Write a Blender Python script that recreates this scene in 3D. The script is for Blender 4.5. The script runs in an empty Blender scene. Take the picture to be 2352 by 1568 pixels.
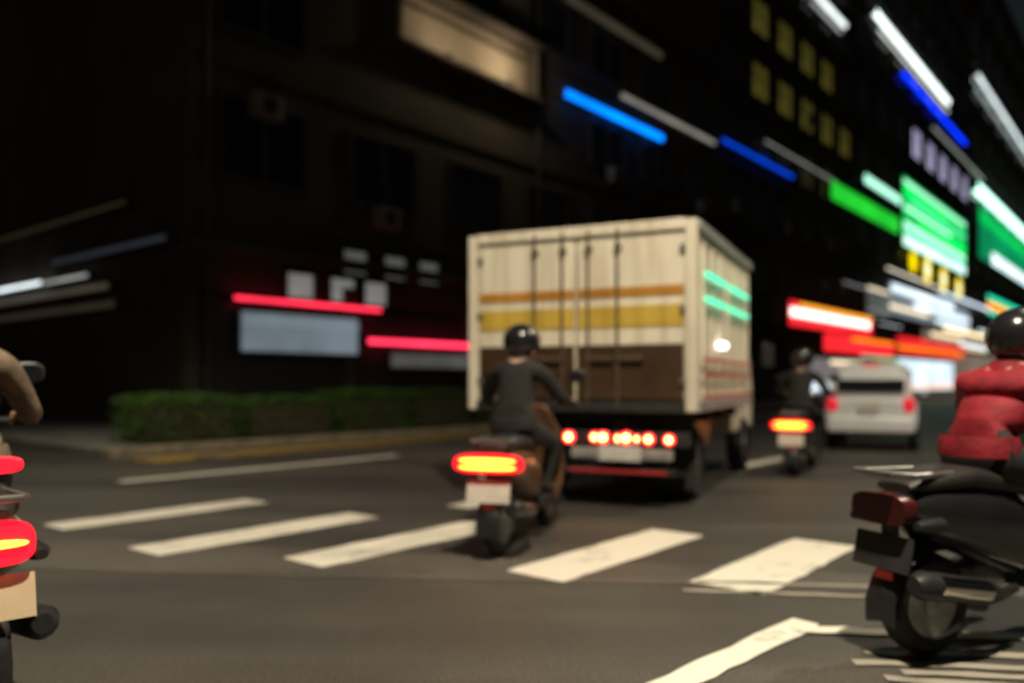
import bpy, bmesh, math, random
from mathutils import Vector, Matrix
random.seed(7)
R = math.radians
scene = bpy.context.scene
col = scene.collection

# ------------------------------------------------------------------ camera
cam_d = bpy.data.cameras.new('camera')
cam = bpy.data.objects.new('camera', cam_d); col.objects.link(cam)
cam.location = (0, 0, 1.2); cam.rotation_euler = (R(90), 0, 0)
cam_d.sensor_width = 36; cam_d.lens = 28.26
cam_d.shift_y = 91 / 2352            # level camera, lens shifted up
cam_d.clip_start = 0.05; cam_d.clip_end = 1500
cam_d.dof.use_dof = True; cam_d.dof.focus_distance = 2.1; cam_d.dof.aperture_fstop = 1.0
scene.camera = cam

# ------------------------------------------------------------------ night sky, moon
w = bpy.data.worlds.new('World'); scene.world = w; w.use_nodes = True
nt = w.node_tree; nt.nodes.clear()
sky = nt.nodes.new('ShaderNodeTexSky'); sky.sky_type = 'NISHITA'; sky.sun_disc = False
sky.sun_elevation = R(2); sky.sun_rotation = R(200)
bg = nt.nodes.new('ShaderNodeBackground'); bg.inputs['Strength'].default_value = 0.008
ow = nt.nodes.new('ShaderNodeOutputWorld')
nt.links.new(sky.outputs[0], bg.inputs[0]); nt.links.new(bg.outputs[0], ow.inputs[0])
sd_ = bpy.data.lights.new('moon', 'SUN'); sd_.energy = 0.012; sd_.angle = R(0.5); sd_.color = (0.8, 0.88, 1)
so = bpy.data.objects.new('moon', sd_); col.objects.link(so); so.rotation_euler = (R(55), 0, R(-160))
vs = scene.view_settings
vs.view_transform = 'Standard'; vs.look = 'None'; vs.exposure = 0.0; vs.gamma = 1.0; vs.use_curve_mapping = False
scene.render.engine = 'CYCLES'
scene.cycles.use_denoising = True; scene.cycles.denoiser = 'OPENIMAGEDENOISE'; scene.cycles.use_adaptive_sampling = False
scene.cycles.max_bounces = 5; scene.cycles.diffuse_bounces = 2; scene.cycles.glossy_bounces = 2
scene.cycles.caustics_reflective = False; scene.cycles.caustics_refractive = False
scene.cycles.sample_clamp_indirect = 2.0

# ------------------------------------------------------------------ street axes
TH = R(39.5)
DX, DY = math.sin(TH), math.cos(TH)          # along the street, away from the camera
NX, NY = DY, -DX                             # to the right across the street
ROT = R(90) - TH                             # local x -> along the street, local -y -> towards the road
def FP(s, D, z=0.0):
    """s metres along the street, D metres left of the camera's own line"""
    return Vector((-D * NX + s * DX, -D * NY + s * DY, z))

# ------------------------------------------------------------------ materials
def new_mat(name):
    m = bpy.data.materials.new(name); m.use_nodes = True
    n = m.node_tree; n.nodes.clear()
    o = n.nodes.new('ShaderNodeOutputMaterial'); b = n.nodes.new('ShaderNodeBsdfPrincipled')
    n.links.new(b.outputs[0], o.inputs[0])
    return m, n, b
def mat(name, c, rough=0.6, metal=0.0, var=0.25, scale=6.0, bump=0.0, bscale=60.0, coat=0.0):
    m, n, b = new_mat(name)
    b.inputs['Roughness'].default_value = rough; b.inputs['Metallic'].default_value = metal
    b.inputs['Coat Weight'].default_value = coat
    tc = n.nodes.new('ShaderNodeTexCoord')
    no = n.nodes.new('ShaderNodeTexNoise'); no.inputs['Scale'].default_value = scale; no.inputs['Detail'].default_value = 5
    cr = n.nodes.new('ShaderNodeValToRGB')
    lo = tuple(x * (1 - var) for x in c[:3]) + (1,); hi = tuple(min(1, x * (1 + var)) for x in c[:3]) + (1,)
    cr.color_ramp.elements[0].position = 0.3; cr.color_ramp.elements[1].position = 0.7
    cr.color_ramp.elements[0].color = lo; cr.color_ramp.elements[1].color = hi
    n.links.new(tc.outputs['Object'], no.inputs['Vector']); n.links.new(no.outputs[0], cr.inputs[0])
    n.links.new(cr.outputs[0], b.inputs['Base Color'])
    if bump:
        n2 = n.nodes.new('ShaderNodeTexNoise'); n2.inputs['Scale'].default_value = bscale; n2.inputs['Detail'].default_value = 4
        bp = n.nodes.new('ShaderNodeBump'); bp.inputs['Strength'].default_value = bump; bp.inputs['Distance'].default_value = 0.02
        n.links.new(tc.outputs['Object'], n2.inputs['Vector']); n.links.new(n2.outputs[0], bp.inputs['Height'])
        n.links.new(bp.outputs[0], b.inputs['Normal'])
    return m
def glow(name, c, strength, var=0.0, scale=0.6):
    m, n, b = new_mat(name)
    b.inputs['Base Color'].default_value = tuple(min(1, x * 0.5 + 0.02) for x in c[:3]) + (1,)
    b.inputs['Roughness'].default_value = 0.35
    b.inputs['Emission Color'].default_value = tuple(c[:3]) + (1,)
    b.inputs['Emission Strength'].default_value = strength
    if var:
        tc = n.nodes.new('ShaderNodeTexCoord'); no = n.nodes.new('ShaderNodeTexNoise')
        no.inputs['Scale'].default_value = scale; no.inputs['Detail'].default_value = 3
        mr = n.nodes.new('ShaderNodeMapRange')
        mr.inputs['From Min'].default_value = 0.3; mr.inputs['From Max'].default_value = 0.7
        mr.inputs['To Min'].default_value = strength * (1 - var); mr.inputs['To Max'].default_value = strength * (1 + var)
        n.links.new(tc.outputs['Object'], no.inputs['Vector']); n.links.new(no.outputs[0], mr.inputs['Value'])
        n.links.new(mr.outputs[0], b.inputs['Emission Strength'])
    return m

def road_paint(name, c):
    """thermoplastic paint worn through to the asphalt in scuffs"""
    m, n, b = new_mat(name)
    b.inputs['Roughness'].default_value = 0.5
    tc = n.nodes.new('ShaderNodeNewGeometry')
    a = n.nodes.new('ShaderNodeTexNoise'); a.inputs['Scale'].default_value = 2.6; a.inputs['Detail'].default_value = 8; a.inputs['Roughness'].default_value = 0.72
    cr = n.nodes.new('ShaderNodeValToRGB')
    e = cr.color_ramp.elements
    e[0].position = 0.28; e[0].color = (0.20, 0.185, 0.16, 1)
    e[1].position = 0.46; e[1].color = tuple(c) + (1,)
    n.links.new(tc.outputs['Position'], a.inputs['Vector']); n.links.new(a.outputs[0], cr.inputs[0])
    n.links.new(cr.outputs[0], b.inputs['Base Color'])
    return m

def asphalt(name, base, warm):
    m, n, b = new_mat(name)
    tc = n.nodes.new('ShaderNodeNewGeometry')
    big = n.nodes.new('ShaderNodeTexNoise'); big.inputs['Scale'].default_value = 0.35; big.inputs['Detail'].default_value = 6; big.inputs['Roughness'].default_value = 0.65
    fine = n.nodes.new('ShaderNodeTexNoise'); fine.inputs['Scale'].default_value = 70; fine.inputs['Detail'].default_value = 3
    vor = n.nodes.new('ShaderNodeTexVoronoi'); vor.inputs['Scale'].default_value = 95
    for x in (big, fine, vor): n.links.new(tc.outputs['Position'], x.inputs['Vector'])
    cr = n.nodes.new('ShaderNodeValToRGB'); e = cr.color_ramp.elements
    e[0].position = 0.3; e[0].color = (base * 0.62, base * 0.60, base * 0.56, 1)
    e[1].position = 0.72; e[1].color = (base * 1.25 * warm, base * 1.2, base * 0.98, 1)
    n.links.new(big.outputs[0], cr.inputs[0])
    cr2 = n.nodes.new('ShaderNodeValToRGB'); e = cr2.color_ramp.elements
    e[0].position = 0.35; e[0].color = (0.55, 0.55, 0.55, 1); e[1].position = 0.7; e[1].color = (1.45, 1.45, 1.45, 1)
    n.links.new(fine.outputs[0], cr2.inputs[0])
    mx = n.nodes.new('ShaderNodeMix'); mx.data_type = 'RGBA'; mx.blend_type = 'MULTIPLY'; mx.inputs[0].default_value = 1
    n.links.new(cr.outputs[0], mx.inputs[6]); n.links.new(cr2.outputs[0], mx.inputs[7])
    mp = n.nodes.new('ShaderNodeMapping'); mp.vector_type = 'POINT'; mp.inputs['Rotation'].default_value = (0, 0, -ROT); mp.inputs['Scale'].default_value = (0.06, 0.9, 1)
    lane = n.nodes.new('ShaderNodeTexNoise'); lane.inputs['Scale'].default_value = 1.0; lane.inputs['Detail'].default_value = 4
    n.links.new(tc.outputs['Position'], mp.inputs['Vector']); n.links.new(mp.outputs[0], lane.inputs['Vector'])
    cr3 = n.nodes.new('ShaderNodeValToRGB'); e = cr3.color_ramp.elements
    e[0].position = 0.36; e[0].color = (0.62, 0.62, 0.62, 1); e[1].position = 0.62; e[1].color = (1.12, 1.10, 1.05, 1)
    n.links.new(lane.outputs[0], cr3.inputs[0])
    mx2 = n.nodes.new('ShaderNodeMix'); mx2.data_type = 'RGBA'; mx2.blend_type = 'MULTIPLY'; mx2.inputs[0].default_value = 1
    n.links.new(mx.outputs[2], mx2.inputs[6]); n.links.new(cr3.outputs[0], mx2.inputs[7])
    n.links.new(mx2.outputs[2], b.inputs['Base Color'])
    rr = n.nodes.new('ShaderNodeMapRange'); rr.inputs['To Min'].default_value = 0.42; rr.inputs['To Max'].default_value = 0.75
    n.links.new(big.outputs[0], rr.inputs['Value']); n.links.new(rr.outputs[0], b.inputs['Roughness'])
    bp = n.nodes.new('ShaderNodeBump'); bp.inputs['Strength'].default_value = 0.35; bp.inputs['Distance'].default_value = 0.008
    n.links.new(vor.outputs[0], bp.inputs['Height']); n.links.new(bp.outputs[0], b.inputs['Normal'])
    return m

M = {
 'asphalt': asphalt('asphalt', 0.066, 1.04), 'patch': asphalt('asphalt_patch', 0.095, 1.1),
 'paint': road_paint('white_road_paint', (0.74, 0.70, 0.60)), 'yellow_paint': road_paint('yellow_road_paint', (0.62, 0.40, 0.06)),
 'worn_paint': road_paint('worn_road_paint', (0.34, 0.31, 0.26)),
 'soil': mat('soil', (0.05, 0.045, 0.035), 0.95, var=0.4, scale=2),
 'paving': mat('paving', (0.16, 0.15, 0.135), 0.85, var=0.3, scale=3, bump=0.2),
 'kerb': mat('kerb_concrete', (0.24, 0.20, 0.13), 0.85, var=0.35, scale=5, bump=0.3),
 'leaf': mat('hedge_leaf', (0.06, 0.15, 0.014), 0.55, var=0.6, scale=9),
 'stem': mat('hedge_stem', (0.06, 0.045, 0.03), 0.9),
 'render_a': mat('brown_wall', (0.10, 0.085, 0.065), 0.9, var=0.3, scale=0.4, bump=0.2, bscale=8),
 'render_b': mat('grey_wall', (0.085, 0.08, 0.07), 0.9, var=0.3, scale=0.3, bump=0.2, bscale=8),
 'render_c': mat('dark_wall', (0.06, 0.06, 0.06), 0.8, var=0.3, scale=0.3),
 'frame': mat('window_frame', (0.10, 0.10, 0.10), 0.5, 0.4),
 'glass': mat('dark_glass', (0.012, 0.014, 0.016), 0.08, var=0.1),
 'steel': mat('galvanised_steel', (0.30, 0.30, 0.29), 0.45, 0.85, scale=14),
 'chrome': mat('chrome', (0.75, 0.72, 0.66), 0.13, 1.0, var=0.08),
 'rubber': mat('tyre_rubber', (0.018, 0.018, 0.018), 0.8, scale=20),
 'black': mat('black_plastic', (0.016, 0.016, 0.017), 0.45, scale=20),
 'black_paint': mat('black_gloss_paint', (0.012, 0.012, 0.014), 0.22, var=0.15, coat=0.6),
 'brown_paint': mat('bronze_scooter_paint', (0.12, 0.06, 0.03), 0.3, var=0.15, coat=0.5),
 'cream_paint': mat('cream_scooter_paint', (0.62, 0.50, 0.33), 0.3, var=0.12, coat=0.5),
 'red_paint': mat('dull_red_paint', (0.22, 0.035, 0.02), 0.4, var=0.2, coat=0.3),
 'vinyl': mat('black_seat_vinyl', (0.02, 0.018, 0.016), 0.5, bump=0.15, bscale=120),
 'plate': mat('plate_white', (0.62, 0.60, 0.54), 0.45, var=0.1, scale=10),
 'box_cream': mat('truck_box_cream', (0.80, 0.74, 0.60), 0.42, var=0.08, scale=1.4, bump=0.06, bscale=5),
 'box_orange': mat('truck_stripe_orange', (0.50, 0.23, 0.035), 0.45, var=0.15, scale=2),
 'box_yellow': mat('truck_stripe_yellow', (0.60, 0.42, 0.07), 0.45, var=0.15, scale=2),
 'box_brown': mat('truck_lower_brown', (0.05, 0.024, 0.010), 0.5, var=0.3, scale=2.5),  # brown door paint, darkened further as if the light faded downwards
 'lock_steel': mat('worn_lock_steel', (0.16, 0.12, 0.08), 0.5, 0.5, scale=9),
 'chassis': mat('chassis_black', (0.02, 0.019, 0.018), 0.7, var=0.3, scale=9),
 'grey_bumper': mat('grey_bumper', (0.36, 0.35, 0.34), 0.45, 0.3, scale=9),
 'car_white': mat('white_car_paint', (0.72, 0.74, 0.76), 0.25, var=0.05, coat=0.6),
 'red_tape': glow('red_reflective_tape', (0.6, 0.03, 0.02), 0.12),  # tape and reflectors glow faintly to imitate the light they return
 'jacket_red': mat('red_jacket', (0.24, 0.005, 0.016), 0.75, var=0.3, scale=14, bump=0.45, bscale=16),
 'jacket_dark': mat('dark_jacket', (0.012, 0.011, 0.010), 0.85, var=0.3, scale=14, bump=0.45, bscale=16),
 'jacket_rust': mat('rust_jacket', (0.09, 0.04, 0.018), 0.75, var=0.3, scale=14, bump=0.45, bscale=16),
 'jacket_beige': mat('beige_jacket', (0.17, 0.125, 0.085), 0.75, var=0.25, scale=14, bump=0.45, bscale=16),
 'trousers': mat('black_trousers', (0.016, 0.016, 0.018), 0.8, var=0.3, scale=14),
 'trousers_tan': mat('tan_trousers', (0.22, 0.17, 0.10), 0.8, var=0.3, scale=14),
 'skin': mat('skin', (0.42, 0.25, 0.17), 0.55, var=0.1),
 'shoe': mat('white_shoe', (0.55, 0.53, 0.58), 0.6, var=0.1),
 'shoe_dark': mat('dark_shoe', (0.03, 0.028, 0.025), 0.6),
 'visor': mat('smoked_visor', (0.01, 0.01, 0.012), 0.06, var=0.1),
 'helmet_black': mat('black_helmet', (0.014, 0.013, 0.015), 0.2, var=0.1, coat=0.5),
 'helmet_cream': mat('cream_helmet', (0.38, 0.30, 0.22), 0.3, var=0.1, coat=0.4),
 'helmet_grey': mat('grey_helmet', (0.16, 0.13, 0.11), 0.3, var=0.1, coat=0.4),
 'lens_red': glow('red_lens', (1.0, 0.004, 0.018), 2.2), 'lens_red_dim': glow('dim_red_lens', (0.8, 0.01, 0.03), 0.7),
 'amber': glow('amber_lamp', (1.0, 0.42, 0.03), 6.0), 'amber_off': mat('amber_lens', (0.4, 0.15, 0.02), 0.25),  # first glow paints the overbright middle of a red lamp
 'led': glow('red_led_core', (1.0, 0.50, 0.12), 11.0), 'led_ring': glow('red_led_ring', (1.0, 0.008, 0.03), 4.5),  # ring colour paints a red halo around each bright LED
 'dark_lens': mat('unlit_red_lens', (0.06, 0.008, 0.007), 0.3, var=.2),
 'street_led': glow('street_lamp_lens', (1.0, 0.86, 0.62), 12.0),
}

# ------------------------------------------------------------------ mesh helpers
class MB:
    def __init__(s): s.v = []; s.f = []
    def add(s, vs_, fs_):
        k = len(s.v); s.v += [Vector(p) for p in vs_]; s.f += [tuple(k + i for i in f) for f in fs_]; return s
    def box(s, c, size, rot=None):
        hx, hy, hz = (x / 2 for x in size); c = Vector(c)
        p = [Vector((x, y, z)) for x in (-hx, hx) for y in (-hy, hy) for z in (-hz, hz)]
        if rot is not None: p = [rot @ q for q in p]
        return s.add([c + q for q in p], [(0, 1, 3, 2), (4, 6, 7, 5), (0, 4, 5, 1), (2, 3, 7, 6), (0, 2, 6, 4), (1, 5, 7, 3)])
    def tube(s, pts, r, n=10, cap=True):
        pts = [Vector(p) for p in pts]; rs = r if isinstance(r, (list, tuple)) else [r] * len(pts)
        rings = []
        for i, p in enumerate(pts):
            a = pts[max(i - 1, 0)]; b = pts[min(i + 1, len(pts) - 1)]; t = (b - a).normalized()
            up = Vector((0, 0, 1)) if abs(t.z) < 0.9 else Vector((1, 0, 0))
            x = t.cross(up).normalized(); y = t.cross(x).normalized()
            rings.append([p + (x * math.cos(2 * math.pi * k / n) + y * math.sin(2 * math.pi * k / n)) * rs[i] for k in range(n)])
        return s.rings(rings, cap)
    def rings(s, rings, cap=True):
        n = len(rings[0]); k0 = len(s.v)
        s.v += [Vector(p) for r in rings for p in r]
        for i in range(len(rings) - 1):
            for j in range(n):
                a = k0 + i * n + j; b = k0 + i * n + (j + 1) % n
                s.f.append((a, b, b + n, a + n))
        if cap:
            s.f.append(tuple(k0 + j for j in reversed(range(n))))
            s.f.append(tuple(k0 + (len(rings) - 1) * n + j for j in range(n)))
        return s
    def loft_y(s, secs, n=20, e=2.6, cx=0.0):
        """secs: (y, centre z, half width, half height) of superellipse sections"""
        rr = []
        for (y, cz, hw, hh) in secs:
            ring = []
            for k in range(n):
                a = 2 * math.pi * k / n; c_, s_ = math.cos(a), math.sin(a)
                ring.append((cx + hw * math.copysign(abs(c_) ** (2 / e), c_), y, cz + hh * math.copysign(abs(s_) ** (2 / e), s_)))
            rr.append(ring)
        return s.rings(rr)
    def lathe_x(s, prof, c, n=28):
        """prof: (x, r) about an axle along x through c"""
        c = Vector(c); rr = []
        for (x, r) in prof:
            rr.append([c + Vector((x, r * math.cos(2 * math.pi * k / n), r * math.sin(2 * math.pi * k / n))) for k in range(n)])
        return s.rings(rr, cap=True)
    def build(s, name, m, parent=None, smooth=False, bevel=0.0):
        me = bpy.data.meshes.new(name); me.from_pydata([tuple(p) for p in s.v], [], s.f); me.update()
        bm = bmesh.new(); bm.from_mesh(me); bmesh.ops.recalc_face_normals(bm, faces=bm.faces)
        if bevel: bmesh.ops.bevel(bm, geom=list(bm.edges), offset=bevel, segments=2, affect='EDGES', profile=0.6)
        bm.to_mesh(me); bm.free()
        if smooth:
            for p in me.polygons: p.use_smooth = True
            me.set_sharp_from_angle(angle=R(42))
        me.materials.append(m)
        o = bpy.data.objects.new(name, me); col.objects.link(o)
        if parent is not None: o.parent = parent
        return o
def tag(o, label=None, cat=None, group=None, kind=None):
    if label: o['label'] = label
    if cat: o['category'] = cat
    if group: o['group'] = group
    if kind: o['kind'] = kind
    return o
def empty(name, loc, rz=0.0):
    o = bpy.data.objects.new(name, None); col.objects.link(o); o.empty_display_size = 0.1
    o.location = loc; o.rotation_euler = (0, 0, rz); return o
def inst(src, parent, loc, rz=0.0):
    o = src.copy(); col.objects.link(o); o.parent = parent; o.location = loc; o.rotation_euler = (0, 0, rz); return o
def copy_tree(o, parent=None):
    c = o.copy(); col.objects.link(c); c.parent = parent
    for ch in list(o.children): copy_tree(ch, c)
    return c
def strip(name, pts, z, m, parent=None):
    """flat sheet through ground points"""
    mb = MB(); mb.add([(p[0], p[1], z) for p in pts], [tuple(range(len(pts)))]); return mb.build(name, m, parent)
def HEAD(deg):
    """z rotation of something whose local +y is forward, heading deg to the right of the view"""
    return -R(deg)

# ------------------------------------------------------------------ ground, road, kerb, pavement
tag(strip('ground', [(-400, -200), (600, -200), (600, 700), (-400, 700)], -0.02, M['soil']), kind='structure')
rp = [FP(-60, 12.6), FP(-60, -14), FP(320, -14), FP(320, 12.6)]
road = tag(strip('road', rp, 0.0, M['asphalt']), kind='structure')
cross = tag(strip('side_road', [FP(-60, 12.61), FP(5.6, 12.61), FP(5.6, 80), FP(-60, 80)], -0.001, M['asphalt']), kind='structure')
# lighter trench repair across the lanes
strip('asphalt_patch', [(-7.6, 5.9), (-2.2, 5.0), (1.2, 4.72), (3.6, 4.35), (3.6, 4.75), (1.6, 5.15), (-1.6, 5.75), (-7.2, 7.3)], 0.004, M['patch'], road)
def bar(cx, cy, L, W, name='crosswalk_stripe', m='paint', deg=39.5, z=0.008):
    a = R(deg); dx, dy = math.sin(a), math.cos(a); nx, ny = dy, -dx
    p = []
    k = max(2, int(L / 0.12)); rag = lambda: random.uniform(-0.012, 0.012)
    left = [(cx + dx * (t - .5) * L - nx * (W / 2 + rag()), cy + dy * (t - .5) * L - ny * (W / 2 + rag())) for t in [i / k for i in range(k + 1)]]
    right = [(cx + dx * (t - .5) * L + nx * (W / 2 + rag()), cy + dy * (t - .5) * L + ny * (W / 2 + rag())) for t in [i / k for i in range(k + 1)]]
    mb = MB()
    mb.add([(x, y, z) for x, y in left + right], [(i, i + 1, k + 2 + i, k + 1 + i) for i in range(k)])
    return mb.build(name, M[m], road)
for (u, v, L, W) in ((380, 1178, 1.9, .42), (612, 1221, 2.0, .44), (942, 1241, 1.95, .44), (1412, 1268, 1.85, .45), (1795, 1293, 1.7, .47)):
    Y = 1.2 * 1846 / (v - 875); bar((u - 1176) / 1846 * Y, Y, L, W)
for (u, v, L, W) in ((1195, 1140, 1.9, .3), (640, 1072, 4.4, .22), (1750, 1062, 3.0, .24)):
    Y = 1.2 * 1846 / (v - 875); bar((u - 1176) / 1846 * Y, Y, L, W, 'lane_dash')
# corner of the scooter waiting box, near right, with worn symbol strokes inside
bar(0.985, 3.52, 1.35, .15, 'waiting_box_line', deg=45)
bar(2.20, 3.77, 1.7, .10, 'waiting_box_line', deg=97, z=.013)
for i, (cx, cy, L) in enumerate(((1.93, 3.52, .75), (1.85, 3.38, .8), (1.95, 3.26, .7), (1.75, 3.19, .5))):
    bar(cx, cy, L, .06, 'symbol_stroke', 'worn_paint', deg=94 + 2 * i)
for (cx, cy, L, dg) in ((1.75, 4.72, 1.3, 97), (1.72, 4.50, 1.5, 98)):
    bar(cx, cy, L, .05, 'stop_line', 'worn_paint', deg=dg)
for (cx, cy) in ((-4.6, 12.5),):
    mh = MB().tube([(cx, cy, .0), (cx, cy, .009)], .33, 28).build('manhole_cover', M['chassis'], road)
    MB().tube([(cx, cy, .009), (cx, cy, .012)], .29, 28).build('cover_plate', M['steel'], mh)
# yellow edge lines beside the far kerb
for D_ in (11.75, 12.2):
    mb = MB()
    for k in range(60):
        s0 = 5.8 + k * 1.6
        a, b, c, d_ = FP(s0, D_ - .11, .006), FP(s0 + 1.56, D_ - .11, .006), FP(s0 + 1.56, D_ + .11, .006), FP(s0, D_ + .11, .006)
        mb.add([a, b, c, d_], [(0, 1, 2, 3)])
    o = mb.build('yellow_edge_line', M['yellow_paint'], road); tag(o, kind='stuff')
pave = MB(); p4 = [FP(5.6, 12.9), FP(320, 12.9), FP(320, 40), FP(5.6, 40)]
pave.add([(p.x, p.y, .13) for p in p4] + [(p.x, p.y, -.015) for p in p4], [(0, 1, 2, 3), (4, 5, 6, 7), (0, 1, 5, 4), (1, 2, 6, 5), (2, 3, 7, 6), (3, 0, 4, 7)])
pavement = tag(pave.build('pavement', M['paving']), kind='structure')
ks = MB().box((0, 0, 0), (0.985, 0.28, 0.17)).build('kerb_stone', M['kerb'], pavement, bevel=0.02)
ks.location = FP(6.1, 12.755, .065); ks.rotation_euler = (0, 0, ROT)
for k in range(1, 70):
    o = inst(ks, pavement, FP(6.1 + k, 12.755, .065 + random.uniform(-.006, .006)), ROT + random.uniform(-.006, .006))

# ------------------------------------------------------------------ clipped hedge along the far pavement
def leaf_mass(lx, ly, lz, n, size):
    mb = MB(); rnd = random.Random(3)
    for _ in range(n):
        u_, v_ = rnd.uniform(-1, 1), rnd.uniform(-1, 1)
        face = rnd.random()
        if face < .45: p = Vector((u_ * lx / 2, v_ * ly / 2, lz))
        elif face < .8: p = Vector((u_ * lx / 2, -ly / 2 * (1 if rnd.random() < .75 else -1), (v_ + 1) / 2 * lz))
        else: p = Vector((math.copysign(lx / 2, v_), u_ * ly / 2, rnd.random() * lz))
        bulge = 1 - 0.12 * (abs(p.x) / (lx / 2)) ** 3 - 0.06 * math.sin(p.x * 5.1) * math.cos(p.z * 7)
        p = Vector((p.x, p.y * bulge, p.z * bulge)) * rnd.uniform(.86, 1.04); p.z = max(p.z, .03)
        t = Vector((rnd.gauss(0, 1), rnd.gauss(0, 1), rnd.gauss(0, .7))).normalized()
        b = t.cross(Vector((rnd.gauss(0, 1), rnd.gauss(0, 1), rnd.gauss(0, 1)))).normalized()
        l, w_ = size * rnd.uniform(.7, 1.3), size * rnd.uniform(.3, .5)
        mb.add([p - t * l / 2, p + b * w_ / 2, p + t * l / 2, p - b * w_ / 2], [(0, 1, 2, 3)])
    return mb
hd0 = empty('hedge_shrub', FP(7.3, 13.75, .13), ROT)
fo = leaf_mass(2.05, 1.1, 1.12, 3600, .085).build('foliage', M['leaf'], hd0); tag(fo, kind='stuff')
core = MB().box((0, 0, .48), (1.75, .75, .82)).build('branch_core', M['stem'], hd0)
for k in range(4):
    MB().tube([(-.75 + .5 * k, 0, -.02), (-.73 + .5 * k, .02, .3)], .025, 6).build('stem', M['stem'], hd0)
where = ['at the street corner', 'second from the street corner', 'third from the street corner', 'fourth from the street corner', 'fifth from the street corner',
         'sixth from the street corner', 'seventh from the street corner', 'eighth from the corner, behind the truck']
for k in range(8):
    h = hd0 if k == 0 else copy_tree(hd0)
    h.location = FP(7.3 + 2.12 * k, 13.75 + random.uniform(-.05, .05), .13); h.rotation_euler = (0, 0, ROT + (math.pi if k % 2 else 0))
    h.scale = (random.uniform(.93, 1.04), random.uniform(.9, 1.1), random.uniform(.66, .84))
    tag(h, 'clipped green hedge block along the far kerb, ' + where[k], 'hedge', 'hedge blocks along the far kerb')

# ------------------------------------------------------------------ buildings on the far side
def building(name, label, s0, s1, H, wall, floors, cols, D=18.0, depth=22.0, lit=None, z0=5.2, shop=True, skip=()):
    L = s1 - s0
    root = empty(name, FP(s0, D, 0), ROT); tag(root, label, 'building', 'dark buildings across the street')
    MB().box((L / 2, depth / 2, H / 2 + .06), (L, depth, H - .12)).build('wall', M[wall], root)
    MB().box((L / 2, depth / 2 - .2, H + .15), (L + .3, depth + .6, .3)).build('parapet', M[wall], root)
    MB().box((L / 2, -.12, z0 - .75), (L - .1, .24, .3)).build('cornice', M[wall], root)
    cw = L / cols; fh = (H - z0 - .8) / floors
    ww, wh = cw * .62, fh * .55
    fr = MB()
    for (c, sz) in (((0, 0, wh / 2), (ww + .16, .16, .1)), ((0, 0, -wh / 2), (ww + .16, .16, .1)), ((-ww / 2, 0, 0), (.1, .16, wh - .1)), ((ww / 2, 0, 0), (.1, .16, wh - .1)), ((0, .02, 0), (.07, .1, wh - .1))):
        fr.box(c, sz)
    win0 = pane0 = None
    for i in range(floors):
        sill = MB().box((L / 2, -.06, z0 + i * fh + .12), (L - .2, .12, .12)).build('floor_band', M[wall], root)
        for j in range(cols):
            if (i, j) in skip: continue
            loc = (cw * (j + .5), -.06, z0 + (i + .55) * fh)
            if win0 is None:
                win = win0 = fr.build('window', M['frame'], root); win.location = loc
                pane0 = MB().box((0, .045, 0), (ww - .1, .02, wh - .1)).build('pane', M['glass'], win)
                pane = pane0
            else:
                win = inst(win0, root, loc)
                pane = pane0.copy(); col.objects.link(pane); pane.parent = win
            if lit and (i, j) in lit:
                pane.data = pane.data.copy(); pane.data.materials.clear(); pane.data.materials.append(lit[(i, j)])
    if shop:
        k = max(2, int(L / 4.2)); sw = L / k
        sh0 = None
        slat = MB()
        for q in range(14): slat.box((0, 0, .3 + q * .2), (sw - .5, .06, .17))
        for j in range(k):
            MB().box((sw * j, -.1, 1.9), (.35, .2, 3.8)).build('pilaster', M[wall], root)
            if sh0 is None: sh0 = slat.build('shutter', M['frame'], root); sh0.location = (sw / 2, -.04, .15); tag(sh0, kind='stuff')
            else: inst(sh0, root, (sw * (j + .5), -.04, .15))
    return root
lit_dim = glow('grey_green_window', (0.36, 0.40, 0.34), 0.22, .2, 2.0)
lit_dim2 = glow('grey_window', (0.55, 0.58, 0.56), 0.30, .2, 2.0)
lit_olive = glow('olive_window', (0.42, 0.36, 0.06), 0.12, .5, .9)
lit_faint = glow('faint_window', (0.2, 0.16, 0.05), 0.06, .5, .9)
lit_lilac = glow('lilac_window', (0.52, 0.48, 0.72), 0.75, .3, .5)
lit_navy = glow('navy_window', (0.07, 0.08, 0.25), 0.35, .5, .5)
bA = building('corner_building', 'dark brown corner block with a lit balcony recess, left across the street', 9.8, 38, 17.0, 'render_a', 3, 7, depth=24, skip=((1, 1), (1, 2), (1, 3)))
bB = building('apartment_building', 'grey apartment block with olive lit windows beside the corner block', 38.05, 60.4, 27.5, 'render_b', 6, 6,
              lit={(3, 1): lit_olive, (3, 2): lit_olive, (3, 3): lit_olive, (3, 4): lit_olive, (4, 2): lit_olive, (4, 3): lit_olive, (4, 1): lit_olive, (4, 4): lit_olive, (3, 5): lit_olive, (2, 3): lit_faint, (2, 4): lit_faint})
bC = building('office_tower', 'dark office tower carrying the green billboard and lilac windows', 60.45, 103, 40, 'render_c', 7, 8,
              lit={(3, 3): lit_lilac, (3, 4): lit_lilac, (3, 5): lit_lilac, (3, 6): lit_lilac, (3, 7): lit_lilac, (2, 4): lit_navy, (2, 5): lit_navy, (2, 6): lit_navy, (2, 7): lit_navy})
bE = building('far_tower', 'farthest dark tower with the bright green light tube, far right', 103.05, 170, 52, 'render_b', 7, 8)
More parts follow.
